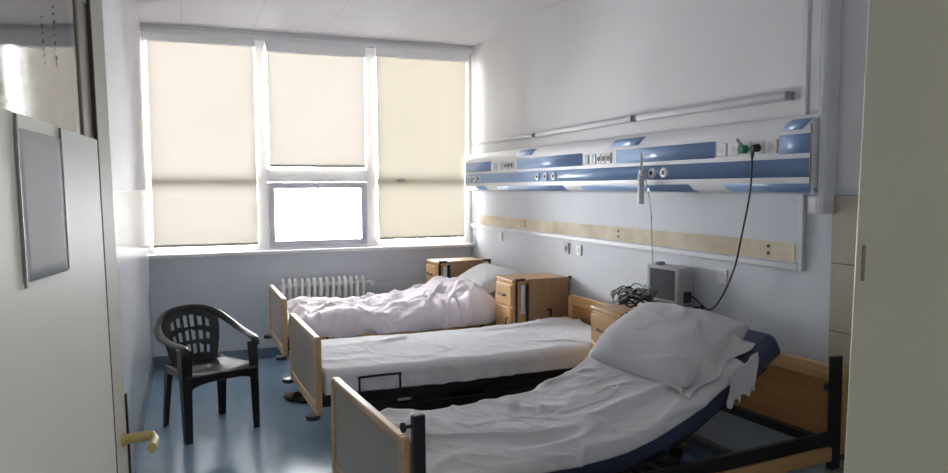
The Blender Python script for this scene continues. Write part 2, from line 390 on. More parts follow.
# ------------------------------------------------------------ radiator
def radiator():
    t = empty('radiator', (0.775, 6.90, 0.025)); tag(t, 'white cast column radiator under the window behind the farthest bed', 'radiator')
    n = 14; p = 0.0575
    for i in range(n):
        x = 0.03 + i*p
        m = MB()
        pr = [(x, -0.03, 0.16), (x, -0.045, 0.20), (x, -0.045, 0.66), (x, -0.03, 0.70), (x, 0.0, 0.715), (x, 0.03, 0.70), (x, 0.045, 0.66), (x, 0.045, 0.20), (x, 0.03, 0.16), (x, 0.0, 0.145)]
        m.tube(pr, 0.017, n=8, closed=True, upv=(1, 0, 0))
        m.tube([(x, 0, 0.15), (x, 0, 0.71)], 0.015, n=8)
        m.cyl((x-p/2, 0, 0.21), (x+p/2, 0, 0.21), 0.022, n=12); m.cyl((x-p/2, 0, 0.655), (x+p/2, 0, 0.655), 0.022, n=12)
        m.build('radiator_column', 'radiator', t)
    for fx in (0.08, 0.70): MB().box(fx, fx+0.02, -0.03, 0.03, -0.025, 0.16).build('foot', 'radiator', t)
    m = MB(); m.cyl((0.81, 0, 0.655), (0.85, 0, 0.655), 0.012); m.cyl((0.85, 0, 0.635), (0.85, 0, 0.675), 0.016); m.cyl((0.85, 0, 0.655), (0.86, -0.06, 0.655), 0.022, 0.026); m.build('valve', 'radiator', t)
    m = MB(); m.tube([(0.85, 0, 0.655), (0.90, 0.04, 0.66), (1.75, 0.05, 0.70), (1.80, 0.05, 0.70), (1.80, 0.05, -0.02)], 0.010, n=8, smooth=4); m.build('pipe', 'low_wall', t)
radiator()

# ------------------------------------------------------------ right wall fittings
def wall_panel():
    y0, y1 = 2.52, 6.93
    t = empty('medical_supply_panel', (XR, (y0+y1)/2, 1.55)); tag(t, 'long blue and white medical supply panel with sockets along the right wall', 'wall panel')
    yc = (y0+y1)/2; X = lambda d: -d           # local x: distance out of the wall
    Z = lambda z: z-1.55
    # closed white body, profile in (x,z)
    prof = [(0, 1.93), (-0.045, 1.925), (-0.075, 1.90), (-0.092, 1.865), (-0.097, 1.83), (-0.100, 1.74), (-0.100, 1.66), (-0.097, 1.605), (-0.080, 1.575), (-0.040, 1.560), (0, 1.555)]
    m = MB(); m.prism([(a, Z(b)) for a, b in prof], y0-yc, y1-yc, 'Y'); m.build('panel_body', 'panel_white', t, angle=30)
    def strip(ya, yb, pts, name='blue_band', matn='blue', sl=0.0):
        # thin skin following the body, pts = (x,z) outer line
        m = MB(); n = len(pts)
        rows = []
        for (a, b), off in [(q, 1) for q in pts]:
            rows.append((a, Z(b)))
        for k in range(n-1):
            (a0, b0), (a1, b1) = rows[k], rows[k+1]
            f0 = k/(n-1)*sl; f1 = (k+1)/(n-1)*sl
            vs = []
            for (a, b, f) in ((a0, b0, f0), (a1, b1, f1)):
                vs.append(m.bm.verts.new((a-0.004, ya-yc+f, b))); vs.append(m.bm.verts.new((a-0.004, yb-yc+f, b)))
            m.bm.faces.new((vs[0], vs[1], vs[3], vs[2]))
        bmesh.ops.remove_doubles(m.bm, verts=m.bm.verts[:], dist=1e-5)
        o = m.build(name, matn, t, solid=0.0, angle=50)
        md = o.modifiers.new('s', 'SOLIDIFY'); md.thickness = 0.0035; md.offset = 0
        return o
    A = [(-0.0972, 1.836), (-0.0995, 1.79), (-0.100, 1.747)]
    for ya, yb in ((2.52, 2.72), (3.20, 4.13), (4.56, 5.36), (6.02-0.02, 6.91)) if False else ((2.53, 2.71), (3.17, 4.13), (4.58, 5.68), (6.26, 6.92)): strip(ya, yb, A)
    strip(2.53, 6.92, [(-0.100, 1.724), (-0.100, 1.68), (-0.099, 1.637)])
    Bt = [(-0.097, 1.607), (-0.088, 1.590), (-0.078, 1.574), (-0.055, 1.566)]
    for ya, yb in ((2.53, 3.10), (3.39, 4.60), (4.87, 6.14), (6.42, 6.92)): strip(ya, yb, Bt, sl=-0.04)
    Tt = [(-0.070, 1.906), (-0.080, 1.888), (-0.0935, 1.858)]
    for ya, yb in ((2.53, 2.66), (3.84, 4.17), (5.36, 5.66)): strip(ya, yb, Tt, sl=0.05)
    # sockets and switches set in band A
    def sock(y, kind='round', z=1.787, w=0.036):
        m = MB(); m.box(-0.108, -0.097, y-yc-w, y-yc+w, Z(z)-0.034, Z(z)+0.034)
        f = m.build('socket', 'socket', t, bevel=0.004)
        if kind == 'round':
            h = MB(); h.cyl((-0.1095, y-yc, Z(z)), (-0.1065, y-yc, Z(z)), 0.019, n=20); h.build('socket_well', 'hole' if w < 0.03 else 'trunk', f)
        elif kind == 'bar':
            h = MB(); h.box(-0.110, -0.106, y-yc-0.012, y-yc+0.012, Z(z)-0.03, Z(z)+0.03); h.build('socket_cover', 'blue', f)
        return f
    for y in (3.11, 3.02, 2.93, 2.845, 2.76): sock(y)
    for y, k in ((5.63, 'bar'), (5.50, 'x'), (5.42, 'x')): pass
    for yb in (4.13, 5.68):
        for i, k in enumerate(('bar', 'bar', 'r', 'r', 'r')):
            y = yb+0.47 - (0.07, 0.17, 0.25, 0.31, 0.37)[i]-0.01 if yb < 5 else yb+0.53-(0.06, 0.20, 0.29, 0.36, 0.43)[i]
            sock(y, 'bar' if k == 'bar' else 'round', w=0.032 if k == 'bar' else 0.026)
    def outlet(y, z=1.678):
        m = MB(); m.cyl((-0.118, y-yc, Z(z)), (-0.100, y-yc, Z(z)), 0.030, 0.033, n=24); o = m.build('gas_outlet', 'socket', t, bevel=0.002)
        h = MB(); h.cyl((-0.121, y-yc, Z(z)), (-0.117, y-yc, Z(z)), 0.013, n=16); h.build('outlet_valve', 'black', o)
    for y in (3.72, 3.60, 3.77-0.01+0.02, 5.27, 5.13, 4.99, 6.80, 6.66, 6.52): 
        if abs(y-3.78) < 0.001: continue
        outlet(y)
    m = MB(); m.box(-0.102, 0, y0-yc-0.006, y0-yc, Z(1.56), Z(1.90)); m.build('end_cap', 'panel_white', t)
    m = MB(); m.box(-0.1045, -0.095, y0-yc-0.004, y0-yc+0.004, Z(1.57), Z(1.88)); m.build('edge_strip', 'smudge', t)
    return t
wall_panel()

def lamp(ya, za, yb, zb, r, label):
    t = empty('wall_lamp', (XR, (ya+yb)/2, (za+zb)/2)); tag(t, label, 'wall lamp', None)
    yc = (ya+yb)/2; zc = (za+zb)/2
    m = MB(); m.bar((-0.035, ya-yc, za-zc), (-0.035, yb-yc, zb-zc), 2*r, 2*r); m.build('lamp_housing', 'lamp', t, bevel=r*0.7, seg=3)
    for y, z in ((ya, za), (yb, zb)):
        c = MB(); c.box(-0.035-r-0.001, 0.0, y-yc-0.005, y-yc+0.005, z-zc-r*0.9, z-zc+r+0.001); c.build('lamp_bracket', 'grey_socket', t, bevel=0.004)
lamp(6.85, 2.035, 5.50, 2.025, 0.016, 'thin grey tube lamp on the right wall nearest the window')
lamp(5.44, 2.025, 4.04, 2.035, 0.021, 'grey tube lamp in the middle of the row above the blue panel')
lamp(3.99, 2.035, 2.73, 2.028, 0.022, 'thickest grey tube lamp on the right wall, nearest the doorway, with dark end')

# bare plaster strip, trunking and vertical pipe
w = MB(); w.box(XR-0.003, XR, 2.70, 6.80, 1.225, 1.32); tag(w.build('plaster_strip', 'plaster'), None); ps = COL.objects['plaster_strip'] if 'plaster_strip' in COL.objects else None
ps['kind'] = 'structure'; ps.name = 'trim_3'
w = MB(); w.box(XR-0.025, XR, 2.66, 6.99, 1.19, 1.222); tag(w.build('cable_trunking', 'trunk', bevel=0.003), 'white horizontal cable trunking below the bare plaster strip', 'cable trunking')
w = MB(); w.box(XR-0.022, XR-0.0, 2.635, 2.658, 1.19, HC); w.box(XR-0.016, XR-0.0, 2.66, 2.675, 1.223, 1.553); w.box(XR-0.016, XR-0.0, 2.66, 2.675, 1.935, HC)
tag(w.build('cable_conduit', 'trunk', bevel=0.003), 'thin upright white conduit at the near end of the blue panel', 'conduit')
w = MB()
def casing(y1, z0, z1): w.prism([(XR, 2.465), (XR-0.045, 2.465), (XR-0.066, 2.472), (XR-0.074, 2.49), (XR-0.074, y1), (XR, y1)], z0, z1, 'Z')
casing(2.505, 1.47, HC)
w.box(XR-0.074, XR-0.026, 2.505, 2.56, 1.47, 1.545); w.box(XR-0.074, XR-0.026, 2.505, 2.56, 1.94, HC)
tag(w.build('pipe_casing', 'trunk', bevel=0.004), 'broad white pipe casing running from the ceiling down beside the blue panel', 'pipe casing')
# wall socket holes in the plaster strip
for i, (y, l) in enumerate(((2.87, 'pair of dark holes in the plaster strip nearest the doorway'), (4.25, 'pair of dark holes midway along the plaster strip'), (5.72, 'pair of dark holes in the plaster strip nearest the window'))):
    m = MB()
    for dz in (0.018, -0.018): m.cyl((XR-0.006, y, 1.275+dz), (XR-0.002, y, 1.275+dz), 0.009, n=12)
    tag(m.build('conduit_hole', 'hole'), l, 'socket')
for y, z, mm, l in ((4.97, 1.12, 'grey_socket', 'small grey wall socket under the trunking behind the middle bed'), (4.78, 1.12, 'socket', 'small white wall switch beside the grey socket'), (6.25, 1.13, 'socket', 'white wall socket above the farthest bed pillow'), (3.20, 1.10, 'socket', 'pale wall plate below the trunking right of the monitor')):
    t = empty('wall_socket', (XR, y, z)); tag(t, l, 'socket')
    MB().box(-0.012, 0, -0.035, 0.035, -0.04, 0.04).build('socket_plate', mm if mm != 'socket' or y > 3.5 else 'wall', t, bevel=0.004)
    MB().cyl((-0.0145, 0, 0), (-0.011, 0, 0), 0.02, n=20).build('socket_well', 'hole' if mm == 'grey_socket' else 'trunk', t)

# tiled splashback nearest the doorway
w = MB(); w.box(XR-0.012, XR, JY1, 2.475, 0, 1.555); struct(w.build('trim_4', 'grout'))
w = MB()
zz = [1.245+0.31*k for k in range(-4, 1)]
for z in zz:
    y = 2.473
    while y > 0.9:
        w.box(XR-0.016, XR-0.010, y-0.30, y, max(z, 0.0)+0.003, min(z+0.307, 1.553)); y -= 0.304
to = w.build('tile_field', 'tile', COL.objects['trim_4'], bevel=0.001)

# ------------------------------------------------------------ things on the panel
t = empty('oxygen_flow_meter', (XR-0.118, 3.77, 1.65)); tag(t, 'clear upright oxygen flow meter with humidifier bottle plugged into the blue panel', 'flow meter')
m = MB(); m.cyl((0, 0, 0.028), (-0.03, 0, 0.028), 0.012); m.cyl((-0.035, 0, 0.01), (-0.035, 0, 0.045), 0.016); m.build('valve_body', 'chrome', t)
m = MB(); m.cyl((-0.035, 0, 0.045), (-0.035, 0, 0.155), 0.010, 0.006, n=16); m.build('flow_tube', 'bottle', t)
m = MB(); m.cyl((-0.035, 0, -0.155), (-0.035, 0, -0.005), 0.020, 0.019, n=20); m.cyl((-0.035, 0, -0.16), (-0.035, 0, -0.155), 0.014, 0.020, n=20); m.build('humidifier_bottle', 'bottle', t)
m = MB(); m.cyl((-0.035, 0, -0.008), (-0.035, 0, 0.012), 0.021, n=20); m.build('bottle_cap', 'trunk', t)
m = MB(); m.tube([(2.585, 3.73, 1.65), (2.575, 3.69, 1.60), (2.59, 3.67, 1.45), (2.62, 3.70, 1.25), (2.66, 3.74, 1.08), (2.68, 3.765, 0.96)], 0.004, n=8, smooth=6)
tag(m.build('oxygen_hose', 'clear_tube'), 'thin clear hose hanging from the flow meter towards the cabinet', 'hose')
# green plug adapter and black plug with lead
t = empty('green_adapter', (XR-0.108, 2.93, 1.785)); tag(t, 'green plug adapter pushed into a panel socket', 'adapter')
m = MB(); m.cyl((0, 0, -0.004), (-0.035, 0, -0.004), 0.024, n=6); m.build('adapter_body', 'green', t, bevel=0.003)
m = MB(); m.bar((-0.02, 0.0, 0.015), (-0.03, 0.03, 0.05), 0.012, 0.01); m.build('adapter_tab', 'grey_socket', t)
t = empty('power_cable', (XR-0.108, 2.845, 1.785)); tag(t, 'black plug and lead running down from the panel to the monitor', 'power cable')
m = MB(); m.cyl((0, 0, 0), (-0.04, 0, -0.004), 0.021, 0.016, n=16); m.cyl((-0.03, 0, 0.0), (-0.035, 0.0, -0.05), 0.011, 0.007, n=12); m.build('plug', 'black', t)
L0 = Vector((XR-0.108, 2.845, 1.785))
pts = [(2.597, 2.845, 1.735), (2.60, 2.85, 1.68), (2.60, 2.86, 1.55), (2.61, 2.92, 1.35), (2.64, 3.00, 1.18), (2.66, 3.10, 1.03), (2.675, 3.20, 0.93), (2.68, 3.27, 0.915), (2.68, 3.36, 0.955), (2.68, 3.415, 0.97)]
m = MB(); m.tube([Vector(p)-L0 for p in pts], 0.0048, n=10, smooth=6); m.build('lead', 'black', t)

# ------------------------------------------------------------ bedside cabinets
def make_cabinet():
    # local: front faces -x, body x 0..0.46, y 0..0.31 ; folded overbed board on the -y side
    t = empty('bedside_cabinet')
    W, Dp, Hh = 0.31, 0.46, 0.90
    b = MB(); b.box(0, Dp, 0, W, 0.10, Hh-0.03); b.build('cabinet_body', 'woodz', t, bevel=0.004)
    b = MB(); b.box(-0.012, Dp+0.008, -0.008, W+0.008, Hh-0.03, Hh); b.build('cabinet_top', 'woodx', t, bevel=0.008)
    dr = MB().box(-0.018, 0, 0.012, W-0.012, Hh-0.20, Hh-0.045).build('drawer', 'wood', t, bevel=0.004)
    h = MB(); h.tube([(-0.018, 0.10, Hh-0.125), (-0.034, 0.105, Hh-0.125), (-0.036, 0.155, Hh-0.128), (-0.034, 0.205, Hh-0.125), (-0.018, 0.21, Hh-0.125)], 0.006, n=8, smooth=3); h.build('handle', 'black', dr)
    do = MB().box(-0.018, 0, 0.012, W-0.012, 0.12, Hh-0.215).build('door', 'woodz', t, bevel=0.004)
    h = MB(); h.tube([(-0.018, 0.06, Hh-0.30), (-0.036, 0.06, Hh-0.305), (-0.036, 0.06, Hh-0.40), (-0.018, 0.06, Hh-0.405)], 0.006, n=8, smooth=3); h.build('handle', 'black', do)
    # folding frame: black tubes with rounded top corners, sleeve, board
    for x0, x1 in ((0.015, 0.085), (0.455, 0.52)):
        f = MB(); f.tube([(x0, -0.025, 0.30), (x0, -0.025, Hh-0.04), (x0+0.012, -0.025, Hh-0.01), (x0+0.03, -0.025, Hh), (x1, -0.025, Hh-0.0)] if x0 < 0.1 else [(x1-0.065, -0.025, Hh), (x1-0.02, -0.025, Hh), (x1-0.004, -0.025, Hh-0.012), (x1, -0.025, Hh-0.04), (x1, -0.025, 0.30)], 0.0105, n=10, smooth=3)
        f.build('table_frame', 'dark_metal', t)
    f = MB(); f.cyl((0.10, -0.035, 0.20), (0.10, -0.035, Hh-0.03), 0.011, n=12); f.build('table_post', 'dark_metal', t)
    f = MB(); f.box(0.055, 0.085, -0.025, -0.01, Hh-0.25, Hh-0.04); f.box(0.045, 0.095, -0.03, -0.012, Hh-0.26, Hh-0.25); f.build('table_slide', 'trunk', t, bevel=0.003)
    bd = MB().box(0.115, 0.455, -0.040, -0.022, 0.42, Hh+0.005).build('folded_table_top', 'board', t, bevel=0.006)
    h = MB(); h.tube([(0.265, -0.041, Hh-0.235), (0.285, -0.052, Hh-0.235), (0.292, -0.052, Hh-0.245), (0.292, -0.048, Hh-0.40)], 0.006, n=8, smooth=3); h.build('table_catch', 'black', bd)
    for x in (0.05, 0.41):
        for y in (0.045, W-0.045):
            c = MB(); c.cyl((x, y-0.012, 0.04), (x, y+0.012, 0.04), 0.04, n=20); c.cyl((x, y, 0.05), (x, y, 0.10), 0.01, n=10); c.build('caster', 'black', t)
    return t
c0 = make_cabinet()
places = [((2.262, 4.94, 0), 'honey wood bedside cabinet with folded brown table, between farthest and middle beds'),
          ((2.16, 6.42, 0), 'wooden bedside cabinet with folded table in the corner by the window'),
          ((2.205, 3.385, 0), 'wooden bedside cabinet carrying the monitor, beside the nearest bed')]
for i, (p, l) in enumerate(places):
    o = c0 if i == 0 else copy_tree(c0)
    o.location = p; tag(o, l, 'bedside cabinet', 'bedside cabinets')

# monitor
t = empty('patient_monitor', (2.565, 3.665, 0.902), rz=0); tag(t, 'grey box monitor with dark screen standing on the bedside cabinet', 'monitor')
t.rotation_euler = (0, 0, math.radians(8))
m = MB(); m.box(0.012, 0.135, -0.25, 0.0, 0.0, 0.225); m.box(0.0, 0.014, -0.255, 0.005, -0.0, 0.232); body = m.build('monitor_casing', 'monitor', t, bevel=0.008)
m = MB(); m.box(-0.004, 0.001, -0.225, -0.025, 0.035, 0.21); m.build('screen', 'screen', t, bevel=0.003)
m = MB(); m.box(-0.003, 0.001, -0.24, -0.01, 0.012, 0.024); m.build('button_strip', 'grey_socket', t)
m = MB(); m.box(0.045, 0.105, -0.254, -0.249, 0.02, 0.085); m.build('side_socket_panel', 'hole', t)
m = MB(); m.box(0.03, 0.09, -0.06, -0.03, 0.225, 0.245); m.build('carry_handle', 'grey_socket', t, bevel=0.006)
# cables heap on the same cabinet
def coil(name, m_, cx, cy, z, r, n, thick, label, seed, up=0.03):
    rnd = random.Random(seed); pts = []
    for k in range(n*10):
        a = 2*PI*k/10
        rr = r*(0.75+0.35*rnd.random()); pts.append((cx+rr*0.8*math.cos(a), cy+rr*math.sin(a), z+thick+up*rnd.random()+0.03*abs(math.sin(a*0.5+seed))))
    mb = MB(); mb.tube(pts, thick, n=7, smooth=3); o = mb.build(name, m_); tag(o, label, 'cable')
    return o
coil('monitor_cable', 'black', 2.40, 3.55, 0.90, 0.115, 5, 0.006, 'coiled black cable heaped on the cabinet before the monitor', 1, 0.07)
coil('sensor_cable', 'cable', 2.385, 3.58, 0.905, 0.13, 3, 0.004, 'loose pale grey sensor cable looped over the black coil', 2, 0.09)
coil('electrode_cable', 'screen', 2.43, 3.53, 0.905, 0.105, 3, 0.005, 'dark grey electrode lead tangled beside the monitor foot', 5, 0.06)

# ------------------------------------------------------------ beds
def wrk(u, v, seed, amp, sc=3.0, an=(1.0, 1.0), rot=0.0):
    c, s = math.cos(rot), math.sin(rot); a = (u*c+v*s)*an[0]; b = (-u*s+v*c)*an[1]
    p = Vector((a*sc, b*sc, seed*3.7))
    w = Vector((noise.noise(p*0.7+Vector((5, 1, 0))), noise.noise(p*0.7+Vector((0, 9, 2))), 0))*0.7
    n0 = noise.noise(p+w); n1 = noise.noise(p*1.0+w+Vector((31, 7, 3)))
    r = math.exp(-(n0/0.10)**2)*max(0.0, 0.35+1.3*n1)
    return amp*(1.3*r + 0.35*noise.noise(p*2.3+w))

def path_eval(P):
    # P: list of (u,z) -> smooth sampled path with normals
    pts = [Vector((a, 0, b)) for a, b in P]; Q = []
    for i in range(len(pts)-1):
        p0 = pts[max(i-1, 0)]; p1 = pts[i]; p2 = pts[i+1]; p3 = pts[min(i+2, len(pts)-1)]
        for k in range(12):
            t = k/12; Q.append(0.5*((2*p1)+(p2-p0)*t+(2*p0-5*p1+4*p2-p3)*t*t+(3*p1-p0-3*p2+p3)*t**3))
    Q.append(pts[-1])
    L = [0]
    for i in range(1, len(Q)): L.append(L[-1]+(Q[i]-Q[i-1]).length)
    def ev(s):
        d = s*L[-1]; i = 0
        while i < len(L)-2 and L[i+1] < d: i += 1
        t = (d-L[i])/max(1e-9, L[i+1]-L[i]); p = Q[i].lerp(Q[i+1], t)
        a = Q[max(i-1, 0)]; b = Q[min(i+2, len(Q)-1)]; dd = (b-a).normalized()
        return p, Vector((-dd.z, 0, dd.x)), dd
    ev.L = L[-1]
    return ev

def round_rect(W, v0, t, r, n=6):
    # closed outline (v,h), h from -t to 0, centred run starting bottom centre
    out = []
    for cx, cy, a0 in ((v0+W-r, -t+r, -90), (v0+W-r, -r, 0), (v0+r, -r, 90), (v0+r, -t+r, 180)):
        for k in range(n+1):
            a = math.radians(a0+90*k/n); out.append((cx+r*math.cos(a), cy+r*math.sin(a)))
    return out

def mattress(t, P, W, v0, th, m='navy', name='mattress'):
    ev = path_eval(P); cs = round_rect(W, v0, th, 0.035); mb = MB(); rings = []
    N = 60
    for i in range(N+1):
        p, n, d = ev(i/N); f = 1 if 0 < i < N else 0.96
        rings.append([mb.bm.verts.new(p + n*h + Vector((0, v, 0))) for v, h in cs])
    K = len(cs)
    for i in range(N):
        for k in range(K): mb.bm.faces.new((rings[i][k], rings[i][(k+1) % K], rings[i+1][(k+1) % K], rings[i+1][k]))
    mb.bm.faces.new(rings[0]); mb.bm.faces.new(rings[-1][::-1])
    return mb.build(name, m, t, bevel=0.012)

def sheet(t, P, W, v0, th, drop_near, drop_far, m, seed, amp, s0=0.0, s1=1.0, name='bed_sheet', cap=False, nu=170, nv=90, edge_wob=0.02, off=0.006, fine=1.0, dirs=None, extra=None, r=0.04):
    ev = path_eval(P); mb = MB()
    dirs = dirs or [(0.5, 2.2, 1.0), (1.2, 5.0, 0.45), (-0.6, 3.3, 0.7), (0.1, 9.0, 0.25)]
    def pos(a, b):
        s = s0+(s1-s0)*a
        dn = drop_near*(1+edge_wob*8*noise.noise(Vector((s*7, seed, 1)))); df = drop_far
        Lx = dn + W + df; d = b*Lx
        p, n, dd = ev(min(max(s, 0), 1))
        # wrap over the mattress edge with a rounded corner
        if d < dn: v = v0; h = -(dn-d); nv_, nh = -1, 0
        elif d > dn+W: v = v0+W; h = -(d-dn-W); nv_, nh = 1, 0
        else: v = v0+(d-dn); h = 0; nv_, nh = 0, 1
        e = min(v-v0, v0+W-v)
        # corner rounding
        if e < r and h > -r:
            if h == 0: ang = (1-e/r)*PI/4; 
            else: ang = PI/4+min(1, -h/r)*PI/4
            sgn = -1 if v < v0+W/2 else 1
            cvx = v0+r if sgn < 0 else v0+W-r
            v = cvx+sgn*r*math.sin(ang); h = -r+r*math.cos(ang); nv_, nh = sgn*math.sin(ang), math.cos(ang)
        uu = s*ev.L; w = 0
        for ro, sc, am in dirs: w += wrk(uu, d, seed+sc, amp*am, sc, (1, 0.55), ro)
        w += wrk(uu, d, seed+20, amp*0.15*fine, 16, (1, 0.6), 0.9)
        side = 1.0
        if h < -r: w += 0.006*math.sin(uu*40+3*noise.noise(Vector((uu*3, seed, 4))))*min(1, (-h-r)/0.06); w = max(w, 0)
        w = max(w, -0.004)
        o = off+w+(extra(uu, d-dn, s) if extra else 0)
        return p + n*(h+nh*o) + Vector((0, v+nv_*o, 0))
    V = mb.grid(pos, nu, nv)
    if cap:
        for row in (V[0], V[-1]):
            ed = [Vector(v.co) for v in row]
            try: mb.bm.faces.new([mb.bm.verts.new(c) for c in ed])
            except Exception: pass
    o = mb.build(name, m, t, solid=0.003, angle=180)
    return o

def pillow(t, loc, rot, L, W, T, m, seed, name='pillow', amp=0.008, label=None, flap=False):
    mb = MB(); n1, n2 = 70, 50
    def P(a, b, sg):
        x = a*2-1; y = b*2-1
        prof = (max(0, 1-abs(x)**3.6)**0.5)*(max(0, 1-abs(y)**4.5)**0.5)
        pin = 1-0.07*(x*x)*(1-y*y)*0 
        X = x*L/2*(1-0.06*(1-x*x)*y*y); Y = y*W/2*(1-0.09*(1-y*y)*x*x)
        w = 0
        w += wrk(X*1.0, Y, seed, amp, 5, (1, 0.45), 0.25 if seed % 2 else 1.2)+wrk(X, Y, seed+3, amp*0.6, 9, (1, 0.5), -0.5)
        z = sg*(T/2*prof + (w if sg > 0 else 0)*min(1, prof*1.5)) + 0.015*noise.noise(Vector((X*4, Y*4, seed)))
        return Vector((X, Y, z))
    top = [[mb.bm.verts.new(P(i/n1, j/n2, 1)) for j in range(n2+1)] for i in range(n1+1)]
    bot = [[(top[i][j] if i in (0, n1) or j in (0, n2) else mb.bm.verts.new(P(i/n1, j/n2, -1))) for j in range(n2+1)] for i in range(n1+1)]
    for i in range(n1):
        for j in range(n2):
            mb.bm.faces.new((top[i][j], top[i+1][j], top[i+1][j+1], top[i][j+1]))
            q = [bot[i][j], bot[i][j+1], bot[i+1][j+1], bot[i+1][j]]
            try: mb.bm.faces.new(q)
            except Exception: pass
    o = mb.build(name, m, t, angle=180)
    o.location = loc; o.rotation_euler = rot
    if label: o['label'] = label
    return o

BL, BW = 2.03, 0.88
def bed_base(name, loc, rz, label, hi=0.0, near_wood=True):
    t = empty(name, loc, rz); tag(t, label, 'hospital bed')
    def board(nm, u0, u1, top, bot, inset, rail, fm='wood'):
        w_ = MB()
        # rounded-top frame outline made of four members
        R = 0.035
        def arc(cx, cz, a0, a1): return [(cx+R*math.cos(math.radians(a0+(a1-a0)*k/5)), cz+R*math.sin(math.radians(a0+(a1-a0)*k/5))) for k in range(6)]
        out = [(0, bot), (BW, bot)] + arc(BW-R, top-R, 0, 90) + arc(R, top-R, 90, 180)
        st = 0.05
        inn = [(st, bot+0.055), (BW-st, bot+0.055), (BW-st, top-rail), (st, top-rail)]
        w_.prism([(0, bot), (st, bot), (st, top-rail), (st, top)] + arc(R, top-R, 90, 180), u0, u1, 'X') if st > R else None
        w_.prism([(BW, bot)] + arc(BW-R, top-R, 0, 90) + [(BW-st, top), (BW-st, top-rail), (BW-st, bot)], u0, u1, 'X')
        w_.box(u0, u1, st, BW-st, top-rail, top); w_.box(u0, u1, st, BW-st, bot, bot+0.055)
        o = w_.build(nm, fm, t, bevel=0.008, seg=3)
        p = MB(); p.box(u0+0.009, u1-0.009, st, BW-st, bot+0.055, top-rail); p.build('inset_panel', inset, o)
        # dark rubber buffers under the corners
        for v in (0.03, BW-0.03):
            c = MB(); uu = u0-0.012 if u0 < 1 else u1+0.006
            c.cyl((uu, v, bot-0.022), (uu, v, bot+0.004), 0.040, 0.040, n=24); c.build('corner_buffer', 'bumper', t, bevel=0.005)
        return o
    board('footboard', -0.035, 0.0, 0.80, 0.375, 'laminate', 0.028, 'rim')
    board('headboard', BL, BL+0.035, 0.79, 0.40, MT['board_in'], 0.075)
    # steel frame
    f = MB()
    for v in (0.035, BW-0.035): f.box(0.0, BL, v-0.018, v+0.018, 0.415, 0.475)
    for u in (0.03, 0.55, 1.02, 1.50, 2.0): f.box(u-0.02, u+0.02, 0.04, BW-0.04, 0.425, 0.465)
    f.build('bed_frame', 'dark_frame', t, bevel=0.003)
    # slatted lying surface
    # undercarriage: lower frame, lifting arms and motor
    f = MB()
    for v in (0.16, BW-0.16): f.box(0.28, 1.76, v-0.02, v+0.02, 0.135, 0.185)
    for u in (0.30, 1.74): f.box(u-0.02, u+0.02, 0.10, BW-0.10, 0.135, 0.185)
    f.build('base_frame', 'dark_frame', t, bevel=0.003)
    f = MB()
    for v in (0.20, BW-0.20):
        f.bar((0.40, v, 0.19), (0.95, v, 0.43), 0.02, 0.05); f.bar((1.60, v, 0.19), (1.10, v, 0.43), 0.02, 0.05)
    f.cyl((0.66, 0.2, 0.30), (0.66, BW-0.2, 0.30), 0.016); f.cyl((1.36, 0.2, 0.30), (1.36, BW-0.2, 0.30), 0.016)
    f.build('lifting_arms', 'dark_frame', t)
    f = MB(); f.box(0.86, 1.16, BW/2-0.08, BW/2+0.08, 0.26, 0.38); f.cyl((0.62, BW/2, 0.31), (0.88, BW/2, 0.31), 0.03); f.build('lifting_motor', 'black', t, bevel=0.015)
    for u in (0.30, 1.74):
        for v in (0.14, BW-0.14):
            c = MB(); c.cyl((u, v-0.014, 0.062), (u, v+0.014, 0.062), 0.062, n=24); c.box(u-0.02, u+0.02, v-0.024, v-0.018, 0.05, 0.135); c.box(u-0.02, u+0.02, v+0.018, v+0.024, 0.05, 0.135)
            c.box(u-0.022, u+0.022, v-0.024, v+0.024, 0.125, 0.137); c.build('caster', 'black', t, bevel=0.002)
    return t
MT['board_in'] = wood('amber_beech_panel', (0.40, 0.19, 0.06), (0.52, 0.27, 0.095), rough=0.35, axis='Y', sc=0.7)

def side_plank(t, v, z0=0.405, z1=0.49, u0=0.06, u1=1.97):
    m = MB(); m.box(u0, u1, v-0.011, v+0.011, z0, z1); return m.build('side_plank', 'woodx', t, bevel=0.006)
def retainer(t, u0, u1, v, z0, z1, out=-1):
    m = MB(); y = v+out*0.012
    m.tube([(u0, v+out*-0.02, z0-0.03), (u0, y, z0), (u0, y, z1-0.012), (u0+0.012, y, z1), (u1-0.012, y, z1), (u1, y, z1-0.012), (u1, y, z0), (u1, v+out*-0.02, z0-0.03)], 0.0065, n=8, smooth=3)
    return m.build('mattress_retainer', 'black', t)

# --- nearest bed, backrest raised
b1 = bed_base('hospital_bed', (0.645, 2.18, 0), math.radians(4.4), 'nearest hospital bed with raised backrest and navy mattress')
P1 = [(0.02, 0.60), (0.45, 0.605), (0.80, 0.60), (1.0, 0.605), (1.15, 0.63), (1.32, 0.69), (1.50, 0.785), (1.76, 0.93), (1.90, 1.005)]
P1 = [(0.02, 0.60), (0.45, 0.60), (0.75, 0.604), (0.93, 0.622), (1.08, 0.660), (1.23, 0.72), (1.38, 0.80), (1.54, 0.888), (1.68, 0.968)]
mattress(b1, P1, BW-0.09, 0.07, 0.115)
sheet(b1, P1, BW-0.09, 0.07, 0.115, 0.03, 0.05, 'sheet2', 3, 0.018, s1=0.88, dirs=[(0.75, 1.6, 1.0), (1.1, 3.6, 0.8), (0.35, 2.6, 0.9), (-0.5, 5.0, 0.5), (0.9, 8.0, 0.35)], nu=260, nv=130)
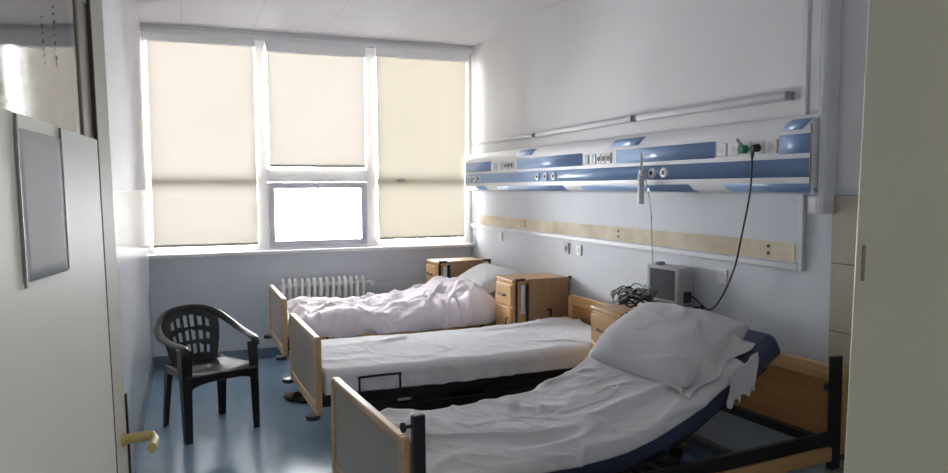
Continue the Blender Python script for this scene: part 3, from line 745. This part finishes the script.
# backrest and knee platform under the mattress
pl = MB(); 
for (a, b) in (((0.05, 0.475), (0.80, 0.475)), ((0.82, 0.478), (1.12, 0.53)), ((1.16, 0.545), (1.66, 0.815))):
    pl.bar((a[0], BW/2+0.025, a[1]), (b[0], BW/2+0.025, b[1]), BW-0.14, 0.012)
pl.build('lying_platform', 'dark_frame', b1)
pl = MB()
for v in (0.25, BW-0.25): pl.bar((1.12, v, 0.45), (1.42, v, 0.72), 0.03, 0.03)
pl.build('backrest_arms', 'dark_frame', b1)
pillow(b1, (1.425, 0.475, 0.882), (0.0, math.radians(-31), math.radians(2)), 0.43, 0.66, 0.21, 'sheet2', 7, amp=0.010)
# open mouth of the pillowcase bunched at the near end, and a loose sheet corner under it
m = MB()
def flap(a, b):
    u = 1.24+0.34*a; v = 0.26-0.165*b
    base = 0.805+0.57*(u-1.38)
    z = base+0.045*(1-b)+0.13*math.sin(PI*a)**0.6*max(0, 1-b*1.25)**0.8
    z += 0.012*math.sin(a*15+b*4)*(0.3+b)*(1-b*0.4)+0.016*noise.noise(Vector((u*16, v*16, 3)))
    return (u, v+0.02*math.sin(a*12), max(z, base+0.014))
m.grid(flap, 50, 34); m.build('pillowcase_end', 'sheet2', b1, solid=0.003, angle=180)
m = MB()
def droop(a, b):
    u = 1.40+0.16*a; p = 0.815+0.56*(u-1.40)
    L = 0.12+0.03*a+0.012*math.sin(a*21)
    return (u+0.010*math.sin(b*5+a*13), 0.055-0.007*math.sin(a*24)*b-0.006*b, p+0.0-L*b)
m.grid(droop, 36, 14); m.build('sheet_corner', 'sheet2', b1, solid=0.003, angle=180)
# rail posts and lowered side rail on the near side
def rail_post(t, u, v, z0, z1, knob=0, hw=0.021, kz=0.035):
    m = MB(); m.box(u-hw, u+hw, v-0.014, v+0.014, z0, z1); o = m.build('rail_post', 'dark_metal', t, bevel=0.004)
    if knob:
        k = MB(); k.cyl((u+knob*0.02, v, z1-kz), (u+knob*0.045, v, z1-kz), 0.006); k.cyl((u+knob*0.045, v, z1-kz), (u+knob*0.055, v, z1-kz), 0.016, n=16); k.build('release_knob', 'black', o)
    return o
rail_post(b1, 0.010, -0.024, 0.36, 0.885, -1)
rail_post(b1, 1.955, -0.016, 0.36, 0.86, -1, 0.028, 0.13)
m = MB(); m.box(0.067, 1.973, -0.028, -0.004, 0.475, 0.53); m.build('side_rail', 'dark_metal', b1, bevel=0.004)
side_plank(b1, -0.018, 0.40, 0.465, 0.07, 1.97)
side_plank(b1, BW+0.014, 0.40, 0.49)

# --- middle bed, taut white sheet
b2 = bed_base('hospital_bed', (0.645, 3.865, 0), math.radians(1.6), 'middle hospital bed, lying flat and without pillow')
P2 = [(0.02, 0.605), (0.5, 0.60), (1.0, 0.595), (1.5, 0.60), (2.0, 0.61)]
mattress(b2, P2, BW-0.03, 0.015, 0.125)
sheet(b2, P2, BW-0.03, 0.015, 0.125, 0.122, 0.10, 'sheet', 11, 0.015, nu=240, nv=130, cap=True, edge_wob=0.006, dirs=[(1.45, 1.6, 1.0), (1.2, 4.0, 0.5), (1.7, 2.6, 0.8), (0.3, 6, 0.25)])
MB().box(0.02, 2.0, 0.03, BW-0.03, 0.470, 0.480).build('lying_platform', 'dark_frame', b2)
retainer(b2, 0.20, 0.43, 0.0, 0.47, 0.565); retainer(b2, 1.70, 1.93, 0.0, 0.47, 0.60)
# perforated dark side frame plates seen under the mattress
m = MB()
m.box(0.06, 1.97, 0.0, 0.014, 0.43, 0.475); m.box(0.06, 1.97, 0.0, 0.014, 0.22, 0.385)
for a_, b_ in ((0.06, 0.20), (0.29, 0.42), (0.50, 0.72), (0.96, 1.97)): m.box(a_, b_, 0.001, 0.013, 0.38, 0.435)
m.build('lowered_side_rail', 'dark_metal', b2, bevel=0.004)

# --- farthest bed, crumpled duvet
b3 = bed_base('hospital_bed', (0.65, 5.34, 0), math.radians(0.4), 'farthest hospital bed by the window, under the pale pink duvet')
P3 = [(0.02, 0.595), (0.6, 0.59), (1.2, 0.59), (1.5, 0.61), (1.7, 0.655), (1.95, 0.73)]
mattress(b3, P3, BW-0.03, 0.015, 0.11, m='sheet2')
sheet(b3, P3, BW-0.03, 0.015, 0.11, 0.10, 0.09, 'sheet', 21, 0.008, nu=90, nv=60)
MB().box(0.02, 1.5, 0.03, BW-0.03, 0.465, 0.477).build('lying_platform', 'dark_frame', b3)
side_plank(b3, -0.014, 0.42, 0.50)
retainer(b3, 0.28, 0.40, -0.014, 0.49, 0.53); 
m = MB(); m.tube([(1.50, -0.02, 0.45), (1.51, -0.04, 0.50), (1.55, -0.05, 0.545), (1.66, -0.05, 0.555)], 0.008, n=8, smooth=4); m.build('crank_lever', 'black', b3)
pillow(b3, (1.75, 0.50, 0.79), (0, math.radians(-20), math.radians(4)), 0.42, 0.62, 0.16, 'sheet', 4, amp=0.006)
def duvet():
    prof = [(0.0, 0.03), (0.12, 0.06), (0.35, 0.075), (0.6, 0.055), (0.85, 0.05), (1.1, 0.10), (1.3, 0.15), (1.42, 0.19), (1.52, 0.17), (1.62, 0.09), (1.70, 0.03)]
    def hp(u):
        for (a, ha), (b, hb) in zip(prof, prof[1:]):
            if u <= b: t = max(0, (u-a)/(b-a)); t = t*t*(3-2*t); return ha+(hb-ha)*t
        return prof[-1][1]
    def extra(u, v, sp):
        vv = v/0.86
        cross = 0.35+0.65*math.sin(PI*min(1, max(0, 0.12+0.75*vv))) if v > 0 else 0.35+0.65*math.sin(PI*0.12)*max(0, 1+v/0.12)
        e = hp(u)*cross
        e += 0.040*noise.noise(Vector((u*3.5, v*4.5, 9)))+0.022*noise.noise(Vector((u*8, v*8, 2)))+0.012*abs(noise.noise(Vector((u*15, v*13, 5))))
        e = max(e, 0.004)
        k = min(1, (u-0.06)/0.06, (1.74-u)/0.10)
        return 0.008+e*max(0.05, k)
    o = sheet(None, P3, BW-0.03, 0.015, 0.10, 0.09, 0.02, 'duvet', 31, 0.022, s0=0.035, s1=0.83, name='duvet', nu=240, nv=140, edge_wob=0.03, off=0.012, extra=extra, r=0.06,
              dirs=[(0.9, 2.6, 1.0), (0.3, 5.5, 0.8), (-0.7, 4.0, 0.9), (1.4, 10, 0.4)])
    o.location = b3.location; o.rotation_euler = b3.rotation_euler
    tag(o, 'rumpled pale pink duvet heaped on the bed nearest the window', 'duvet')
duvet()

# bedding and paper rest on their carriers: things of their own
def detach(o, car, label, cat, kids=()):
    m = car.matrix_basis.copy(); o.parent = None; o.matrix_basis = m @ o.matrix_basis; tag(o, label, cat)
    for k in kids:
        k.parent = o; k.matrix_parent_inverse = o.matrix_basis.inverted() @ m
def kid(t, nm): return [o for o in COL.objects if o.parent == t and o.name.split('.')[0] == nm][0]
detach(kid(b1, 'pillow'), b1, 'large white pillow propped on the raised backrest of the nearest bed', 'pillow', [kid(b1, 'pillowcase_end')])
detach(kid(b1, 'bed_sheet'), b1, 'creased white sheet on the nearest bed, showing navy mattress at its edge', 'bed sheet', [kid(b1, 'sheet_corner')])
detach(kid(b2, 'bed_sheet'), b2, 'white sheet stretched tightly over the flat middle bed', 'bed sheet')
detach(kid(b3, 'pillow'), b3, 'white pillow at the head of the bed nearest the window', 'pillow')
detach(kid(b3, 'bed_sheet'), b3, 'white sheet peeking out beneath the pale pink duvet', 'bed sheet')

# slippers under the beds
sl = []
for i, (x, y, a, l) in enumerate(((0.72, 5.49, 0.5, 'brown slipper on the floor, left one of the pair under the far beds'), (0.835, 5.53, 0.3, 'brown slipper on the floor, right one of the pair under the far beds'))):
    if i == 0:
        t = empty('slipper'); s = MB()
        out = [(0.045*math.cos(k*PI/12)*(1.0 if math.sin(k*PI/12) > 0 else 0.8), 0.125*math.sin(k*PI/12)) for k in range(24)]
        s.prism(out, 0, 0.02, 'Z'); s.build('sole', 'black', t, bevel=0.004)
        s = MB(); s.grid(lambda p, q: (0.047*math.cos(PI*q), 0.0+0.115*p*(1-0.15*abs(math.cos(PI*q))), 0.018+0.05*math.sin(PI*q)*(1-0.55*p)), 10, 12)
        s.build('upper', 'slipper', t, solid=0.005)
        sp = t
    else: t = copy_tree(sp)
    t.location = (x, y, 0); t.rotation_euler = (0, 0, a); tag(t, l, 'slipper')

# ------------------------------------------------------------ plastic armchair
def chair():
    ang = math.atan2(0.18, 0.43)
    t = empty('plastic_armchair', (0.09, 5.095, 0)); tag(t, 'dark plastic garden armchair with slotted back standing by the left wall', 'chair')
    t.rotation_euler = (0, 0, ang)      # local +x right leg side, local -y = front
    m = 'chair'
    # seat: dished shell with front roll
    s = MB()
    def seat(a, b):
        y = -0.235+0.44*b; w = 0.235-0.04*b
        x = (2*a-1)*w
        z = 0.425-0.015*b+0.012*abs(2*a-1)**3 - 0.010*math.sin(PI*b)*(1-(2*a-1)**2)
        if b < 0.12: z -= (0.12-b)**2*2.2
        return (x, y, z)
    s.grid(seat, 20, 20); s.build('seat', m, t, solid=0.006)
    s = MB()
    # apron all round under the seat, arched at the front
    def apr(pts):
        for (a, b, dz0, dz1) in pts: pass
    def fa(a, b):
        x = (2*a-1)*0.235; h = 0.05+0.05*abs(2*a-1)**4; return (x, -0.243-0.008*(1-(2*a-1)**2), 0.425-h*b)
    s.grid(fa, 20, 4)
    for sg in (-1, 1): s.grid(lambda a, b, sg=sg: (sg*(0.238-0.04*a), -0.24+0.44*a, 0.43-(0.045+0.04*abs(2*a-1)**4)*b), 16, 4)
    s.build('apron', m, t, solid=0.006)
    # legs: tapered angle-section
    def leg(x0, y0, z0, x1, y1, w0, w1, sx, sy):
        q = MB(); V = []
        for x, y, z, w_ in ((x0, y0, 0.0, w0), ((x0+x1)/2, (y0+y1)/2, z0/2, (w0+w1)/2-0.003), (x1, y1, z0, w1)):
            o = [(0, 0), (w_, 0), (w_, 0.008), (0.010, 0.012), (0.008, w_), (0, w_)]
            V.append([q.bm.verts.new((x+sx*a, y+sy*b, z)) for a, b in o])
        for i in range(2):
            for k in range(6): q.bm.faces.new((V[i][k], V[i][(k+1) % 6], V[i+1][(k+1) % 6], V[i+1][k]))
        q.bm.faces.new(V[0]); q.bm.faces.new(V[-1])
        q.build('leg', m, t, bevel=0.003)
    for sg in (-1, 1):
        leg(sg*0.250, -0.235, 0.585, sg*0.258, -0.215, 0.046, 0.074, -sg, 1)
        leg(sg*0.215, 0.235, 0.43, sg*0.205, 0.195, 0.040, 0.062, -sg, -1)
    # backrest with slots
    rows = [(0.16, 0.36), (0.42, 0.62), (0.68, 0.90)]
    def bk(a, b):
        aa = 2*a-1; w = 0.150+0.045*math.sin(b*PI*0.55)
        top = 0.355-0.07*abs(aa)**2.5
        x = aa*w; z = 0.405+top*b
        y = 0.205+0.095*b-0.065*aa*aa*(0.4+0.6*b)
        return (x, y, z)
    s = MB(); nu, nv = 52, 40; V = s.grid(bk, nu, nv)
    kill = []
    for f in s.bm.faces:
        pass
    s.bm.faces.ensure_lookup_table()
    idx = 0; nslot = 6
    for i in range(nu):
        for j in range(nv):
            a = (i+0.5)/nu; b = (j+0.5)/nv; aa = 2*a-1
            lim = 0.76
            if abs(aa) < lim:
                ph = ((aa+lim)/(2*lim)*nslot) % 1
                inrow = any(r0_+0.03*abs(aa) < b < r1_-0.06*abs(aa) for r0_, r1_ in rows)
                if 0.22 < ph < 0.80 and inrow: kill.append(s.bm.faces[idx])
            idx += 1
    bmesh.ops.delete(s.bm, geom=kill, context='FACES')
    s.build('backrest', m, t, solid=0.010)
    # arm and top rim in one sweeping band
    half = [(0.236, -0.235, 0.560), (0.238, -0.222, 0.597), (0.244, -0.17, 0.610), (0.262, -0.05, 0.616), (0.265, 0.06, 0.630), (0.248, 0.17, 0.668), (0.195, 0.255, 0.722), (0.105, 0.295, 0.756), (0.0, 0.305, 0.766)]
    wd = [(0.020, 0.012), (0.028, 0.014), (0.030, 0.013), (0.030, 0.012), (0.030, 0.015), (0.026, 0.022), (0.020, 0.028), (0.015, 0.030), (0.014, 0.031)]
    pts = half + [(-x, y, z) for x, y, z in half[-2::-1]]; rs = wd + wd[-2::-1]
    s = MB(); s.tube(pts, 0.02, n=14, smooth=5, rs=rs); s.build('armrest_band', m, t)
chair()

# ------------------------------------------------------------ open door leaf on the left
def door_leaf():
    # hinge at local origin, leaf runs along +y (local), face towards +x ; leaning slightly
    ang = -math.radians(3.7)
    t = empty('door_1', (-0.189, 0.665, 0.0)); struct(t)
    t.rotation_euler = (0, math.radians(-1.0), ang)
    sh = Vector((0.018, 0, 0)); t.location.x += 0.022
    Wd = 0.925; Hd = 2.06; th = 0.04
    f = MB()
    f.box(-th, 0, Wd-0.155, Wd, 0.01, Hd); f.box(-th, 0, 0, 0.10, 0.01, Hd); f.box(-th, 0, 0.10, Wd-0.155, 1.915, Hd); f.box(-th, 0, 0.10, Wd-0.155, 0.01, 0.28)
    fr = f.build('door_frame', 'leafpaint', t, bevel=0.003)
    f = MB(); f.box(-th+0.002, 0.0050, Wd-0.165, Wd-0.156, 0.28, Hd-0.002); f.build('seam', 'seam', t)
    f = MB(); f.box(-0.03, -0.001, Wd-0.245, Wd-0.161, 0.28, 1.915); f.build('glazing_bead', 'leafdark', t, bevel=0.004)
    g = MB(); g.box(-0.011, -0.004, 0.10, Wd-0.245, 1.0, 1.915); g.build('glass_pane', 'door_glass', t)
    g = MB(); g.box(-0.030, -0.026, 0.10, Wd-0.258, 1.0, 1.70); 
    g = MB(); g.box(0.001, 0.0045, 0.0, Wd-0.161, 0.10, 1.685); g.build('frosted_film', 'film', t)
    # taped notice
    p = MB()
    p.grid(lambda a, b: (0.0065+0.001*math.sin(a*3), 0.265+0.205*a+0.003*b, 1.668-0.172*b-0.008*a*b), 10, 10)
    nt = p.build('paper_notice', 'paper', t, solid=0.0015)
    for y in (0.263, 0.472):
        e = MB(); e.box(0.0055, 0.0085, y-0.0025, y+0.0025, 1.49, 1.683); e.build('paper_edge', 'tape', nt)
    detach(nt, t, 'grey paper notice taped to the frosted glass of the open door', 'notice')
    # lever handle and lock plate
    h = MB(); h.tube([(0.0, 0.865, 1.115), (0.045, 0.865, 1.118), (0.056, 0.860, 1.113), (0.060, 0.840, 1.114), (0.060, 0.800, 1.114)], 0.0085, n=12, smooth=4, flat=1.2)
    h.cyl((0, 0.865, 1.115), (0.006, 0.865, 1.115), 0.013)
    h.build('door_handle', 'handle', t)
    h = MB(); h.box(-0.002, 0.004, Wd-0.004, Wd+0.003, 0.95, 1.19); h.build('lock_plate', 'dark_metal', t)
    # old handwritten scrawl on the glass
    s = MB(); rnd = random.Random(4)
    for (y, z0, z1) in ((0.53, 1.86, 1.77), (0.46, 1.83, 1.76)):
        z = z0
        while z > z1:
            s.box(-0.0038, -0.0030, y+rnd.uniform(-0.002, 0.001), y+rnd.uniform(0.002, 0.005), z-0.005*rnd.random()-0.001, z); z -= 0.010
    sm = s.build('scrawl', 'smudge', t)
    return t
door_leaf()

# ------------------------------------------------------------ wash basin just showing behind the door jamb
t = empty('wash_basin', (XR, 1.80, 0.88)); tag(t, 'white wash basin on the tiled wall, only its tip showing behind the bed post', 'wash basin')
m = MB()
out = [(-0.02, -0.24)]+[(-0.20-0.24*math.sin(PI*k/14)*0.9, -0.25*math.cos(PI*k/14)) for k in range(15)]+[(-0.02, 0.24)]
m.prism(out, -0.10, 0.0, 'Z'); m.build('basin_bowl', 'porcelain', t, bevel=0.012, seg=3)
m = MB(); m.tube([(-0.05, 0, 0.0), (-0.05, 0, 0.10), (-0.08, 0, 0.13), (-0.15, 0, 0.11)], 0.010, n=10, smooth=4); m.build('tap', 'chrome', t)

# repeats share a group
for stem_, grp in (('hospital_bed', 'hospital beds in a row'), ('roller_blind', 'cream roller blinds on the window'), ('wall_lamp', 'tube lamps along the right wall'),
                   ('conduit_hole', 'hole pairs in the bare plaster strip'), ('wall_socket', 'wall plates below the trunking'), ('slipper', 'pair of brown slippers'),
                   ('pillow', 'white bed pillows'), ('bed_sheet', 'white bed sheets')):
    for o in COL.objects:
        if o.parent is None and o.name.split('.')[0] == stem_: o['group'] = grp
